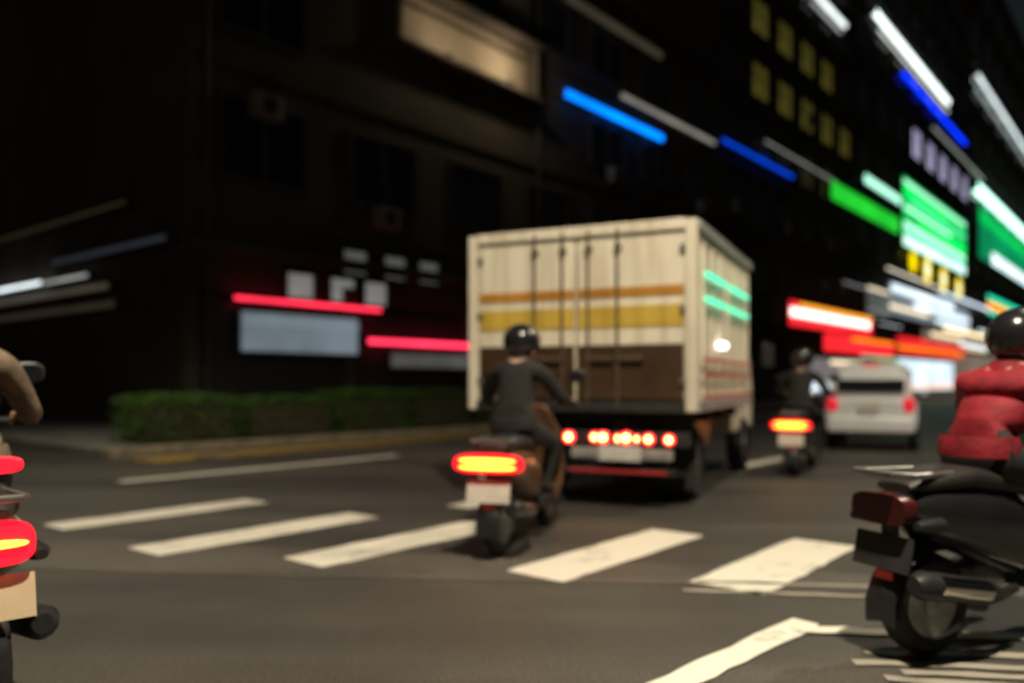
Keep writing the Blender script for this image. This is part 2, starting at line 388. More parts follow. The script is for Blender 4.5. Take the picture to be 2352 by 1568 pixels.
def clutter(root, L, H, spots, pipes):
    for (x, z) in spots:
        ac = MB().box((x, -.34, z), (.85, .36, .6)).build('air_conditioner', M['grey_bumper'], root, bevel=.03)
        MB().tube([(x, -.53, z), (x, -.545, z)], .22, 20).build('fan_grille', M['black'], ac)
        for q in (-.3, .3): MB().box((x + q, -.2, z - .33), (.05, .4, .05)).build('wall_bracket', M['steel'], ac)
    for x in pipes:
        MB().tube([(x, -.14, .1), (x, -.14, H - .3)], .06, 8).build('drainpipe', M['frame'], root, smooth=True)
clutter(bA, 28.2, 17, ((1.9, 8.1), (5.9, 5.9), (14.3, 5.9), (18.3, 9.6), (22.3, 5.9), (26.2, 9.6)), (.4, 13.4, 27.8))
clutter(bB, 22, 27, ((1.9, 10.3), (5.6, 14.0), (9.3, 10.3), (13, 17.6), (16.8, 10.3)), (.5, 21.8))
# balcony recess on the corner block, washed by added point lights in front
rec = empty('lit_recess', (0, 0, 0)); rec.parent = bA; rec.location = (6.3, 0, 11.2)
MB().box((3.3, .0, .9), (6.4, .06, 1.75)).build('back_wall', mat('recess_wall', (0.46, 0.38, 0.27), 0.9, var=.2, scale=.6), rec)
for (lx, pw) in ((1.9, 30), (4.9, 70)):
    MB().box((lx, -.66, .10), (.3, .08, .06)).build('uplight', M['frame'], rec)
    ld = bpy.data.lights.new('recess_light', 'POINT'); ld.energy = pw; ld.color = (1, .80, .55); ld.shadow_soft_size = .1
    lo = bpy.data.objects.new('recess_light', ld); col.objects.link(lo); lo.parent = rec; lo.location = (lx, -1.3, .75)
for z_ in (-.05, 1.85): MB().box((3.3, -.35, z_), (6.9, .7, .12)).build('ledge', M['render_a'], rec)
for x_ in (.0, 6.6): MB().box((x_, -.25, .9), (.14, .5, 1.7)).build('jamb', M['render_a'], rec)
# two short rows of small lit windows low on the corner block
def small_window(s, z, m):
    wroot = empty('small_window', (0, 0, 0)); wroot.parent = bA; wroot.location = (s - 9.8, 0, z)
    for (c, sz) in (((0, -.07, .36), (1.0, .14, .08)), ((0, -.07, -.36), (1.0, .14, .08)), ((-.46, -.07, 0), (.08, .14, .64)), ((.46, -.07, 0), (.08, .14, .64))):
        MB().box(c, sz).build('frame', M['frame'], wroot)
    MB().box((0, -.03, 0), (.84, .03, .64)).build('pane', m, wroot)
for s in (14.75, 16.25, 17.65): small_window(s, 4.55, lit_dim)
for s in (12.9, 14.3, 15.5): small_window(s, 3.72, lit_dim2)

# ------------------------------------------------------------------ light tubes and lit signs
def tube_light(label, s0, s1, z, h, c, st, D=18.0, name='light_tube', off=.30, group='light tubes on the facades', axis='street', var=0.25):
    """a tube in a steel channel fixed to a wall"""
    L = abs(s1 - s0); h = h * .68; st = st * (1.45 if st > .35 else .9)
    if axis == 'street': root = empty(name, FP((s0 + s1) / 2, D, z), ROT)
    else: root = empty(name, FP(D, (s0 + s1) / 2, z), ROT - R(90))
    MB().box((0, -off / 2 + .03, 0), (L + .1, off - .10, h * .8)).build('channel', M['frame'], root)
    n = 12
    rr = [[(x, -off + math.cos(2 * math.pi * k / n) * h * .35, math.sin(2 * math.pi * k / n) * h / 2) for k in range(n)] for x in (-L / 2, -L / 6, L / 6, L / 2)]
    MB().rings(rr).build('tube', glow('tube_glow', c, st, var, 2.5 / max(L, 1)), root, smooth=True)
    for x in (-L / 2 - .04, L / 2 + .04): MB().box((x, -off + .02, 0), (.08, h * .8 + .04, h * 1.08)).build('end_cap', M['frame'], root)
    tag(root, label, 'light', group); return root
tube_light('thick bright blue light tube high on the corner block', 24.5, 32.0, 12.05, .44, (0.0, 0.20, 1.0), 1.5, var=.4)
tube_light('dull grey light tube crossing just above the thick blue one', 28.5, 37.3, 13.05, .30, (0.42, 0.39, 0.33), 0.42, var=.4)
tube_light('thin deep blue light tube on the grey apartment block', 38.1, 48.0, 13.45, .26, (0.0, 0.06, 0.75), 0.85)
tube_light('very thin grey light tube above the thin blue one', 43.7, 56.0, 14.65, .14, (0.5, 0.52, 0.46), 0.42)
tube_light('dim beige cornice light near the top of the corner block', 24.5, 31.9, 15.7, .5, (0.30, 0.25, 0.16), 0.14, var=.3)
tube_light('white light tube at the top edge on the apartment block, upper of two', 50.5, 57.9, 25.9, .55, (0.80, 0.88, 0.85), 1.2)
tube_light('grey light tube just under the white one at the top edge', 51.0, 57.0, 25.15, .28, (0.62, 0.66, 0.62), 0.5)
tube_light('thick white light tube high on the office tower', 64.7, 90.8, 29.4, .85, (0.86, 1.0, 0.97), 1.6)
tube_light('thin white light tube running below the thick white one', 66.0, 90.8, 28.4, .22, (0.86, 0.9, 0.8), 1.0)
tube_light('long pure blue light tube on the office tower', 72.8, 99.5, 27.2, .55, (0.0, 0.03, 1.0), 1.6)
tube_light('white light tube on the farthest tower at the right edge', 105.9, 150, 36.8, .75, (0.84, 0.95, 0.95), 1.0)
tube_light('grey light tube below the white one on the farthest tower', 105.0, 150, 34.9, .5, (0.4, 0.45, 0.42), 0.55)
tube_light('grey double light tube between lilac windows and green sign', 84, 110, 25.3, .4, (0.42, 0.44, 0.38), 0.42)
tube_light('huge white and green light tube on the farthest tower', 104, 152, 23.6, 1.9, (0.55, 1.0, 0.80), 1.9, var=.15)
for (lab, a, b_, z_, h_, c_, st_) in (  # more tubes, added to carry thin streaks of light
    ('warm white tube rising left of the ring signs, under the billboard', 66.5, 84, 10.0, .22, (1.0, .9, .7), .9),
    ('cool white tube just under the last ring signs', 84, 112, 9.75, .4, (.75, .9, 1.0), 1.1),
    ('warm glaring tube at the right end of the broad white signboard', 86, 116, 6.35, .55, (1.0, .78, .45), 1.5),
    ('thin cool tube beyond the warm glaring one', 104, 134, 7.0, .35, (.8, .92, 1.0), 1.2),
    ('thin orange tube above the cream shopfront', 112, 146, 5.6, .28, (.8, .42, .18), .7),
    ('thin grey tube left of the dim grey signboard', 56, 66, 7.9, .12, (.5, .55, .55), .5),
    ('thin white tube right of the glaring red shop sign', 64.5, 71, 5.6, .10, (.8, .85, .9), .7),
    ('thin pale green tube over the dim yellow green shopfront', 60, 70.8, 3.0, .16, (.5, .9, .6), .7)):
    tube_light(lab, a, b_, z_, h_, c_, st_, off=.75)
# the cross wall of the corner block, seen on the left
tube_light('bright white light tube on the corner block side wall', 25.8, 31.5, 4.12, .15, (0.85, 0.95, 0.98), 1.2, D=9.8, axis='wall')
tube_light('greyer light tube continuing the white one on the side wall', 22.7, 25.7, 4.08, .13, (0.5, 0.52, 0.5), 0.5, D=9.8, axis='wall')
tube_light('dim beige light tube under the white one on the side wall', 21.4, 31.5, 3.70, .22, (0.34, 0.28, 0.20), 0.18, D=9.8, axis='wall')
tube_light('dim bluish light tube highest of the bluish pair on the side wall', 18.4, 25.0, 4.62, .2, (0.20, 0.24, 0.30), 0.10, D=9.8, axis='wall')
tube_light('faint olive light tube highest on the corner block side wall', 20.5, 31.5, 5.75, .1, (0.30, 0.28, 0.14), 0.08, D=9.8, axis='wall')
tube_light('faint brown light tube lowest on the corner block side wall', 21.0, 31.5, 3.2, .25, (0.22, 0.17, 0.12), 0.12, D=9.8, axis='wall')
# red tubes low on the left
tube_light('thin red light tube over the pale lightbox, left', 10.8, 15.5, 3.24, .15, (1.0, 0.03, 0.07), 1.5, group='red light tubes on the left')
tube_light('thick red light tube left of the truck', 15.0, 19.6, 2.34, .22, (1.0, 0.03, 0.08), 2.0, group='red light tubes on the left')
tube_light('thin pale light tube touching the thick red one', 19.8, 22.6, 2.40, .07, (0.5, 0.55, 0.6), 0.6)

def sign(name, label, s0, s1, z0, z1, face, bars=(), D=18.0, cat='sign', t=.35, frame=True, group=None):
    """lightbox: case, lit face, and raised light bars (frac0, frac1 along, z frac, height frac, material)"""
    L, Hh = s1 - s0, z1 - z0
    root = empty(name, FP(s0, D, z0), ROT); tag(root, label, cat, group)
    MB().box((L / 2, -t / 2 + .02, Hh / 2), (L + .12, t - .08, Hh + .12)).build('case', M['frame'], root)
    MB().box((L / 2, -t, Hh / 2), (L, .06, Hh)).build('lit_face', face, root)
    for (a, b, zf, hf, m) in bars:
        MB().box((L * (a + b) / 2, -t - .06, Hh * zf), (L * (b - a), .1, Hh * hf)).build('light_bar', m, root, bevel=min(.03, Hh * hf * .3))
    return root
g_green = glow('green_lit_face', (0.0, 0.62, 0.10), 0.95, .25, .12); g_bright = glow('bright_green_bar', (0.0, 1.0, 0.12), 1.35)
g_mint = glow('mint_white_bar', (0.45, 1.0, 0.72), 1.55); g_mint2 = glow('mint_bar', (0.12, 0.85, 0.42), 1.22); g_white = glow('cool_white_bar', (0.78, 0.92, 1.0), 1.55, .2, .15)
g_grey = glow('cool_grey_bar', (0.30, 0.36, 0.40), 0.6, .3, .15); g_warm = glow('warm_white_bar', (1.0, 0.80, 0.52), 1.62)
g_red = glow('red_lit_face', (1.0, 0.02, 0.03), 1.22, .25, .2); g_rdim = glow('dim_red_face', (0.7, 0.03, 0.02), 0.5, .3, .2)
g_orange = glow('orange_bar', (1.0, 0.30, 0.0), 1.62); g_cyan = glow('cyan_green_bar', (0.02, 0.95, 0.55), 1.35); g_yellow = glow('yellow_ring', (0.95, 0.72, 0.0), 1.35)
g_yg = glow('yellow_green_face', (0.30, 0.32, 0.02), 0.55, .4, .2); g_cream = glow('cream_face', (0.42, 0.33, 0.24), 0.38, .4, .15)
g_blue = glow('pale_blue_face', (0.27, 0.33, 0.38), 0.46, .35, .5); g_dkgreen = glow('deep_green_face', (0.0, 0.36, 0.13), 0.7, .3, .1)
sign('billboard', 'large bright green lit billboard with white bars', 72.7, 98.4, 12.6, 18.35, g_green,
     [(0, .98, .93, .045, g_mint), (0, .62, .80, .06, g_bright), (.1, .98, .70, .05, g_mint2), (0, .7, .56, .05, g_mint), (.22, .98, .46, .09, g_bright),
      (0, .97, .30, .09, g_mint), (0, .97, .19, .05, g_mint2), (.0, .98, .10, .08, g_white), (.0, .98, .025, .03, g_white)], t=.5)
sign('green_lightbox', 'long narrow bright green lightbox left of the billboard', 55.0, 71.8, 13.4, 14.6, glow('leaf_green_face', (0.02, 0.75, 0.04), 0.85, .2, .2))
sign('mint_lightbox', 'narrow mint white lightbox above the narrow green one', 62.5, 72.4, 15.9, 16.5, g_mint)
sign('green_banner', 'deep green lit panel with white foot under the huge tube', 106, 152, 15.6, 22.0, g_dkgreen, [(.18, 1, .12, .22, g_white), (0, 1, .75, .2, g_green)], t=.6)  # the huge tube's green light on its wall, built as a glowing panel
for i, (s, z) in enumerate(((76.3, 11.6), (81.5, 11.45), (88.2, 11.2), (95.5, 10.95))):
    rt = empty('ring_sign', FP(s, 18, z), ROT)
    r_ = (.95, 1.25, 1.25, 1.2)[i]
    MB().tube([(0, .02, 0), (0, -.35, 0)], r_ * .98, 28).build('drum', M['frame'], rt, smooth=True)
    n = 32; rg = [[(math.cos(2 * math.pi * a / n) * (r_ * .8 + .2 * r_ * math.cos(b)), -.42 + .1 * math.sin(b), math.sin(2 * math.pi * a / n) * (r_ * .8 + .2 * r_ * math.cos(b))) for b in [2 * math.pi * q / 8 for q in range(8)]] for a in range(n + 1)]
    MB().rings(rg, cap=False).build('ring_tube', g_yellow, rt, smooth=True)
    MB().tube([(0, -.36, 0), (0, -.40, 0)], r_ * .58, 24).build('face', g_white if i else g_yellow, rt)
    tag(rt, ['small yellow round sign, first under the green billboard', 'yellow ringed round white sign, second under the billboard', 'yellow ringed round white sign, third under the billboard', 'yellow ringed round white sign, last under the billboard'][i], 'sign', 'round ring signs')
sign('white_signboard', 'broad cool white lit signboard under the ring signs', 69, 101, 6.6, 9.2, g_grey, [(.02, .75, .85, .22, g_white), (.25, 1, .5, .2, g_white), (0, .4, .25, .1, g_warm), (.5, 1, .15, .14, g_white)])
sign('grey_signboard', 'dim grey lit signboard left of the broad white one', 63, 68.6, 6.2, 8.4, glow('dim_grey_face', (0.20, 0.22, 0.20), 0.4, .4, .3), [(.0, 1, .9, .06, g_warm), (.1, 1, .2, .06, g_grey)])
sign('stripe_sign', 'green and orange striped light sign at the right edge', 112.7, 150, 9.4, 11.8, M['black'], [(0, 1, .88, .2, g_cyan), (0, 1, .5, .34, g_orange), (0, 1, .12, .16, g_cyan)])
sign('warm_shop_sign', 'warm white long shop light below the broad white signboard', 80, 112, 4.6, 6.0, g_cream, [(.1, .55, .75, .22, g_warm), (.5, 1, .4, .24, g_white), (.6, 1, .12, .1, g_warm)])
sign('red_shop_sign', 'red shop sign with a glaring white tube along it', 47.4, 64.0, 4.55, 6.0, g_red, [(0, .96, .55, .34, glow('glaring_white_tube', (1.0, 0.95, 0.85), 2.4)), (.1, 1, .9, .12, glow('yellow_edge_bar', (1.0, 0.6, 0.02), 1.3))], group='red shop signs')
sign('red_fascia', 'plain red lit fascia below the glaring white tube', 53.5, 70.0, 3.2, 4.35, g_red, [(.35, 1, .85, .16, g_orange)], group='red shop signs')
sign('red_strip_sign', 'red lit sign of parallel strips above the white shopfront', 71.3, 99.5, 3.5, 5.0, g_rdim, [(0, 1, .85, .14, g_red), (0, .96, .6, .12, g_red), (0, .93, .36, .12, g_orange), (0, .9, .13, .12, g_red)], group='red shop signs')
sign('white_shopfront', 'glaring white lit shopfront under the red strips', 71.5, 93.0, .4, 3.1, glow('white_shopfront_face', (0.74, 0.90, 1.0), 1.1, .25, .2), [(0, 1, .12, .07, g_orange)], cat='shopfront')
sign('green_shopfront', 'dim yellow green lit shopfront left of the white one', 64.5, 71.0, .4, 2.9, g_yg, [(0, 1, .8, .1, g_mint2)], cat='shopfront')
sign('pale_shopfront', 'pale lit shopfront with bright lower bar under red fascia', 50.5, 64.3, .4, 2.7, glow('pale_shopfront_face', (0.33, 0.30, 0.30), 0.5, .4, .3), [(0, 1, .2, .2, g_white), (.3, 1, .9, .1, g_warm)], cat='shopfront')
sign('cream_shopfront', 'cream lit shopfront beyond the glaring white one', 93.5, 130, .4, 4.2, g_cream, [], cat='shopfront')
sign('pale_lightbox', 'pale blue lightbox panel low on the corner block, left', 11.0, 14.6, 1.95, 2.92, g_blue, [(0.0, 1, .72, .05, g_grey), (0, 1, .86, .04, g_grey)])
sign('grey_awning_sign', 'long dull grey panel above the hedge under the red tube', 15.9, 22.8, 1.62, 2.02, glow('dull_grey_face', (0.20, 0.20, 0.19), 0.30, .4, .5))  # awning, no lamp; its pale tone is put in as glow

# ------------------------------------------------------------------ street lamps (poles stand outside the picture; their light falls in it)
def street_lamp(label, s, Dp, Dh, power, spread=150, h=8.6):
    base = FP(s, Dp, 0); sgn = 1 if Dh > Dp else -1; L = abs(Dh - Dp)
    root = empty('street_lamp', base, ROT)
    MB().tube([(0, 0, 0), (0, 0, .5), (0, 0, .52), (0, 0, h - .5)], [.13, .13, .09, .06], 12).build('pole', M['steel'], root, smooth=True)
    MB().tube([(0, 0, h - .6), (0, sgn * .3, h - .1), (0, sgn * 1.0, h + .1), (0, sgn * (L - .3), h + .15)], .045, 8).build('arm', M['steel'], root, smooth=True)
    hd = MB().loft_y([(sgn * (L - .4), h + .15, .06, .05), (sgn * (L - .25), h + .15, .15, .06), (sgn * (L + .3), h + .15, .15, .05), (sgn * (L + .38), h + .15, .1, .03)], 14, 3).build('lamp_head', M['steel'], root, smooth=True)
    MB().box((0, sgn * L, h + .09), (.22, .46, .02)).build('lens', M['street_led'], root)
    ld = bpy.data.lights.new('street_light', 'SPOT'); ld.energy = power; ld.color = (1.0, 0.87, 0.66); ld.spot_size = R(spread); ld.spot_blend = .6; ld.shadow_soft_size = .16
    lo = bpy.data.objects.new('street_light', ld); col.objects.link(lo); lo.parent = root; lo.location = (0, sgn * L, h + .05)
    tag(root, label, 'street lamp', 'street lamps'); return root
street_lamp('street lamp on the near right kerb above the crosswalk', 1.5, -4.6, -0.3, 6000)
street_lamp('street lamp farther along the near right kerb', 11, -4.6, -0.6, 2600)
street_lamp('street lamp at the far left street corner', 4.0, 13.6, 12.2, 1000, spread=112, h=8.0)

# ------------------------------------------------------------------ wheels
def wheel(root, name, c, r, w_, m_rim='steel'):
    c = Vector(c)
    rt = empty(name, (0, 0, 0)); rt.parent = root; rt.location = c
    t = MB().lathe_x([(-w_ * .30, r * .62), (-w_ * .48, r * .74), (-w_ * .5, r * .86), (-w_ * .36, r * .96), (0, r), (w_ * .36, r * .96), (w_ * .5, r * .86), (w_ * .48, r * .74), (w_ * .30, r * .62)], (0, 0, 0), 30)
    t.build('tyre', M['rubber'], rt, smooth=True)
    rim = MB().lathe_x([(-w_ * .34, r * .60), (-w_ * .36, r * .64), (w_ * .36, r * .64), (w_ * .34, r * .60)], (0, 0, 0), 26)
    rim.lathe_x([(-w_ * .42, r * .14), (-w_ * .40, r * .2), (w_ * .40, r * .2), (w_ * .42, r * .14)], (0, 0, 0), 14)
    for k in range(5):
        a = 2 * math.pi * k / 5
        rim.box((0, math.cos(a) * r * .4, math.sin(a) * r * .4), (w_ * .5, r * .46, r * .13), Matrix.Rotation(a, 3, 'X'))
    rim.build('rim', M[m_rim], rt, smooth=True)
    return rt

# ------------------------------------------------------------------ scooter (local +y forward, origin on the ground between the wheels)
def scooter(label, loc, head, paint, lamp='wide', fender='black', exhaust_side=1, group='scooters in the traffic', box=False):
    r = empty('scooter', (loc[0], loc[1], 0), HEAD(head))
    P = M[paint]; wr = .225
    wheel(r, 'rear_wheel', (0, -.60, wr), wr, .12); wheel(r, 'front_wheel', (0, .66, wr), wr, .11)
    MB().loft_y([(-.86, .66, .07, .035), (-.82, .66, .12, .06), (-.65, .62, .165, .12), (-.4, .58, .175, .16), (-.15, .52, .17, .19), (-.02, .45, .15, .17), (.03, .42, .13, .14)], 24, 2.7).build('rear_cowl', P, r, smooth=True)
    MB().loft_y([(-.78, .742, .09, .02), (-.72, .76, .125, .045), (-.45, .775, .145, .055), (-.38, .765, .15, .055), (-.1, .735, .14, .055), (.02, .70, .09, .04), (.05, .69, .05, .02)], 22, 2.8).build('seat', M['vinyl'], r, smooth=True)
    MB().box((0, .2, .29), (.33, .5, .09)).build('floorboard', M['black'], r, bevel=.02)
    sh = MB(); ring = []
    for (z, y, hw, th) in ((.26, .40, .17, .04), (.40, .45, .21, .045), (.62, .44, .225, .05), (.82, .40, .20, .05), (.95, .36, .13, .05), (1.0, .35, .08, .04)):
        ring.append([(hw * math.cos(2 * math.pi * k / 18), y + th * math.sin(2 * math.pi * k / 18) - .05 * math.cos(2 * math.pi * k / 18) ** 2, z) for k in range(18)])
    sh.rings(ring).build('leg_shield', P, r, smooth=True)
    MB().loft_y([(.40, .93, .06, .05), (.44, .93, .10, .085), (.50, .91, .10, .08), (.53, .90, .07, .05)], 18, 2.4).build('headlight_cowl', P, r, smooth=True)
    MB().loft_y([(.525, .90, .07, .05), (.54, .90, .055, .04)], 18, 2.2).build('headlight', M['plate'], r, smooth=True)
    for x in (-.075, .075): MB().tube([(x, .66, wr), (x * .8, .56, .5), (x * .6, .47, .75)], [.02, .024, .028], 10).build('fork_leg', M['steel'], r, smooth=True)
    fd = MB(); rr = []
    for k in range(9):
        a = R(-15 + 22 * k); rad = wr + .035
        rr.append([(x, .66 + rad * math.cos(a) + 0, wr + rad * math.sin(a) + dz) for (x, dz) in ((-.075, -.02), (-.06, .008), (0, .02), (.06, .008), (.075, -.02), (0, .0))])
    fd.rings(rr).build('front_fender', M[fender], r, smooth=True)
    fr_ = MB(); rr = []
    for k in range(7):
        a = R(60 + 22 * k); rad = wr + .04
        rr.append([(x, -.60 + rad * math.cos(a), wr + rad * math.sin(a) + dz) for (x, dz) in ((-.08, -.02), (-.06, .008), (0, .02), (.06, .008), (.08, -.02), (0, .0))])
    fr_.rings(rr).build('rear_fender', M['black'], r, smooth=True)
    hb = MB().tube([(-.36, .27, 1.01), (-.22, .31, 1.02), (-.08, .38, .97), (.08, .38, .97), (.22, .31, 1.02), (.36, .27, 1.01)], .014, 8); hb.build('handlebar', M['black'], r, smooth=True)
    for x in (-1, 1):
        MB().tube([(x * .24, .305, 1.02), (x * .38, .262, 1.01)], .019, 10).build('grip', M['rubber'], r, smooth=True)
        MB().tube([(x * .22, .34, 1.02), (x * .36, .32, 1.0)], .007, 6).build('brake_lever', M['steel'], r, smooth=True)
        mi = MB().tube([(x * .21, .32, 1.03), (x * .25, .32, 1.14), (x * .33, .31, 1.22)], .007, 6).build('mirror', M['black'], r, smooth=True)
        MB().loft_y([(.29, 1.24, .05, .035), (.30, 1.24, .07, .05), (.325, 1.24, .055, .04)], 16, 2.6, x * .35).build('mirror_head', M['black'], mi, smooth=True)
        MB().loft_y([(-.285 + .565, 1.24, .055, .038), (.284, 1.24, .052, .036)], 16, 2.6, x * .35).build('mirror_glass', M['glass'], mi)
        MB().loft_y([(-.84, .60, .02, .018), (-.78, .60, .04, .03), (-.70, .60, .035, .03)], 12, 2.2, x * .17).build('turn_signal', M['amber_off' if lamp == 'wide' else 'black'], r, smooth=True)
    tl = empty('tail_light', (0, 0, 0)); tl.parent = r
    hw, hh, cz = {'wide': (.245, .066, .655), 'tall': (.15, .078, .655), 'off': (.15, .07, .655)}[lamp]
    MB().loft_y([(-.845, cz, hw * .80, hh * .7), (-.875, cz, hw * .97, hh * .95), (-.835, cz + .0, hw, hh), (-.80, cz, hw * .95, hh * .9)][1:], 26, 3.2).build('lens', M['dark_lens'] if lamp == 'off' else M['lens_red'], tl, smooth=True)
    if lamp == 'wide':
        for dz in (-.024, .022): MB().loft_y([(-.889, cz + dz, hw * .78, .013), (-.872, cz + dz, hw * .82, .017)], 16, 2.4).build('lamp_core', M['amber'], tl, smooth=True)
    elif lamp == 'tall':
        MB().loft_y([(-.889, cz, hw * .8, .012), (-.872, cz, hw * .84, .015)], 16, 2.4).build('lamp_core', M['amber'], tl, smooth=True)
    MB().box((0, -.80, .50), (.06, .04, .20)).build('plate_bracket', M['black'], r)
    pl = MB().box((0, -.845, .47), (.30, .008, .15), Matrix.Rotation(R(-12), 3, 'X')).build('licence_plate', M[{'off': 'chassis', 'tall': 'cream_paint'}.get(lamp, 'plate')], r)  # cream tint of the tall version paints a warm glow onto the plate
    if lamp == 'tall':
        MB().box((0, -.905, .86), (.03, .02, .10)).build('lamp_stalk', M['black'], r)
        MB().loft_y([(-.935, .925, .085, .022), (-.925, .925, .10, .03), (-.89, .925, .09, .026)], 18, 3).build('high_brake_light', M['lens_red'], r, smooth=True)
    MB().box((0, -.838, .368), (.09, .012, .035)).build('reflector', M['red_tape'], r, bevel=.004)
    ex = MB().tube([(exhaust_side * .13, -.2, .28), (exhaust_side * .16, -.35, .27), (exhaust_side * .165, -.42, .29), (exhaust_side * .17, -.82, .36), (exhaust_side * .17, -.86, .365)], [.02, .03, .055, .06, .035], 14).build('exhaust', M['black'], r, smooth=True)
    MB().tube([(exhaust_side * .192, -.46, .305), (exhaust_side * .20, -.76, .357)], .043, 12).build('heat_shield', M['chrome'], ex, smooth=True)
    MB().loft_y([(-.66, .25, .05, .05), (-.5, .27, .075, .08), (-.2, .29, .085, .09), (-.05, .30, .07, .07)], 16, 3, -exhaust_side * .09).build('engine_case', M['steel'], r, smooth=True)
    MB().tube([(-.10, -.55, .80), (-.13, -.80, .80), (-.10, -.90, .81), (.10, -.90, .81), (.13, -.80, .80), (.10, -.55, .80)], .014, 8).build('grab_rail', M['steel'], r, smooth=True)
    MB().tube([(-.08, -.1, .24), (-.16, -.28, .13)], .012, 8).build('stand', M['black'], r)
    tag(r, label, 'scooter', group)
    return r

# ------------------------------------------------------------------ rider: one continuous skinned body
def rider(label, loc, head, jacket, trousers, shoe, helmet, lean=0.0, look=0.0, foot_down=None, drop=0.0, bulk=1.0):
    root = empty('person', (loc[0], loc[1], 0), HEAD(head)); tag(root, label, 'person', 'riders')
    verts, rad, edges, kind = [], [], [], []
    def V(p, r_, k, link=None):
        verts.append(Vector(p)); rad.append(r_ if isinstance(r_, tuple) else (r_, r_)); kind.append(k)
        i = len(verts) - 1
        if link is not None: edges.append((link, i))
        return i
    sy = -.28
    pel = V((0, sy, .86), (.15, .12), 't')
    wai = V((0, sy + .05 + lean * .35, 1.0 - drop * .3), (.145 * bulk, .11 * bulk), 'j', pel)
    che = V((0, sy + .11 + lean * .75, 1.17 - drop * .75), (.165 * bulk, .12 * bulk), 'j', wai)
    shc = V((0, sy + .14 + lean, 1.29 - drop), (.125 * bulk, .09 * bulk), 'j', che)
    nk = V((0, sy + .17 + lean * 1.1, 1.365 - drop), .055, 'k', shc)
    hd = V((0, sy + .20 + lean * 1.2, 1.44 - drop), .075, 'k', nk)
    ht = V((0, sy + .21 + lean * 1.22, 1.54 - drop), .07, 'k', hd)
    for x in (-1, 1):
        sh_ = V((x * .175, sy + .13 + lean, 1.27 - drop), .068 * bulk, 'j', shc)
        el = V((x * .31, sy + .30 + lean * .6, 1.05 - drop * .5), .050 * bulk, 'j', sh_)
        wr_ = V((x * .315, .205, 1.045), .034, 'j', el)
        pa = V((x * .312, .262, 1.050), (.034, .022), 's', wr_)
        for q, (dx, ln) in enumerate(((-.030, .060), (-.010, .070), (.010, .066), (.029, .054))):
            a = V((x * .312 + dx, .292, 1.052), .010, 's', pa)
            b = V((x * .312 + dx, .310, 1.036), .0095, 's', a)
            V((x * .312 + dx, .298, 1.036 - ln * .45), .0085, 's', b)
        t1 = V((x * .312 - x * .036, .268, 1.034), .011, 's', pa); V((x * .312 - x * .034, .284, 1.000), .0095, 's', t1)
        hp = V((x * .105, sy + .04, .84), (.10, .10), 't', pel)
        kn = V((x * .19, .14, .745), .068, 't', hp)
        if foot_down == x:
            kn_ = kn; an = V((x * .27, .04, .30), .042, 't', kn_); he = V((x * .28, .02, .09), .042, 'f', an); V((x * .30, .17, .045), (.042, .03), 'f', he)
        else:
            an = V((x * .135, .16, .43), .045, 't', kn); he = V((x * .13, .14, .385), .042, 'f', an); V((x * .14, .33, .372), (.042, .03), 'f', he)
    me = bpy.data.meshes.new('body'); me.from_pydata([tuple(p) for p in verts], edges, [])
    ob = bpy.data.objects.new('body_src', me); col.objects.link(ob)
    sk = ob.modifiers.new('skin', 'SKIN')
    for i, d_ in enumerate(me.skin_vertices[0].data): d_.radius = rad[i]; d_.use_root = (i == 0)
    sb = ob.modifiers.new('sub', 'SUBSURF'); sb.levels = 2; sb.render_levels = 2
    dg = bpy.context.evaluated_depsgraph_get(); dg.update()
    me2 = bpy.data.meshes.new_from_object(ob.evaluated_get(dg)); bpy.data.objects.remove(ob)
    body = bpy.data.objects.new('body', me2); col.objects.link(body); body.parent = root
    me2.materials.clear()
    mats = {'j': M[jacket], 't': M[trousers], 's': M['skin'], 'k': M['skin'], 'f': M[shoe]}; idx = {k: i for i, k in enumerate(mats)}
    for k in mats: me2.materials.append(mats[k])
    segs = [(verts[a], verts[b], kind[b] if kind[a] != 'j' or kind[b] in 'sk' else kind[b]) for a, b in edges]
    for p in me2.polygons:
        c = p.center; best = None
        for a, b, k in segs:
            ab = b - a; t = max(0, min(1, (c - a).dot(ab) / ab.length_squared)); dd = (c - a - ab * t).length_squared
            if best is None or dd < best[0]: best = (dd, k)
        p.material_index = idx[best[1]]; p.use_smooth = True
    # helmet: shell, visor, chin strap
    hc = Vector((0, sy + .215 + lean * 1.22, 1.50 - drop))
    he_ = empty('helmet', hc, look); he_.parent = root
    shell = []
    for k in range(11):
        a = R(-52 + 14.2 * k); rr_ = .138 * math.cos(a) if k < 10 else .004
        shell.append([(rr_ * math.cos(2 * math.pi * q / 24), rr_ * 1.12 * math.sin(2 * math.pi * q / 24), .135 * math.sin(a)) for q in range(24)])
    MB().rings(shell).build('shell', M[helmet], he_, smooth=True)
    vis = []
    for a in [R(20 + 14 * k) for k in range(11)]:
        vis.append([(math.cos(a) * .143 * f, math.sin(a) * .143 * 1.13 * f, z) for (f, z) in ((.86, -.085), (.97, -.035), (1.0, .02), (.93, .055), (.90, .05), (.95, .0), (.9, -.05), (.82, -.085))])
    MB().rings(vis).build('visor', M['visor'], he_, smooth=True)
    MB().tube([(-.137, 0, .0), (-.137, .0, -.002)], .02, 10).build('visor_pivot', M['black'], he_); MB().tube([(.137, 0, .0), (.137, .0, -.002)], .02, 10).build('visor_pivot', M['black'], he_)
    # collar and jacket hem
    n = 18; cz = (1.335, 1.375)
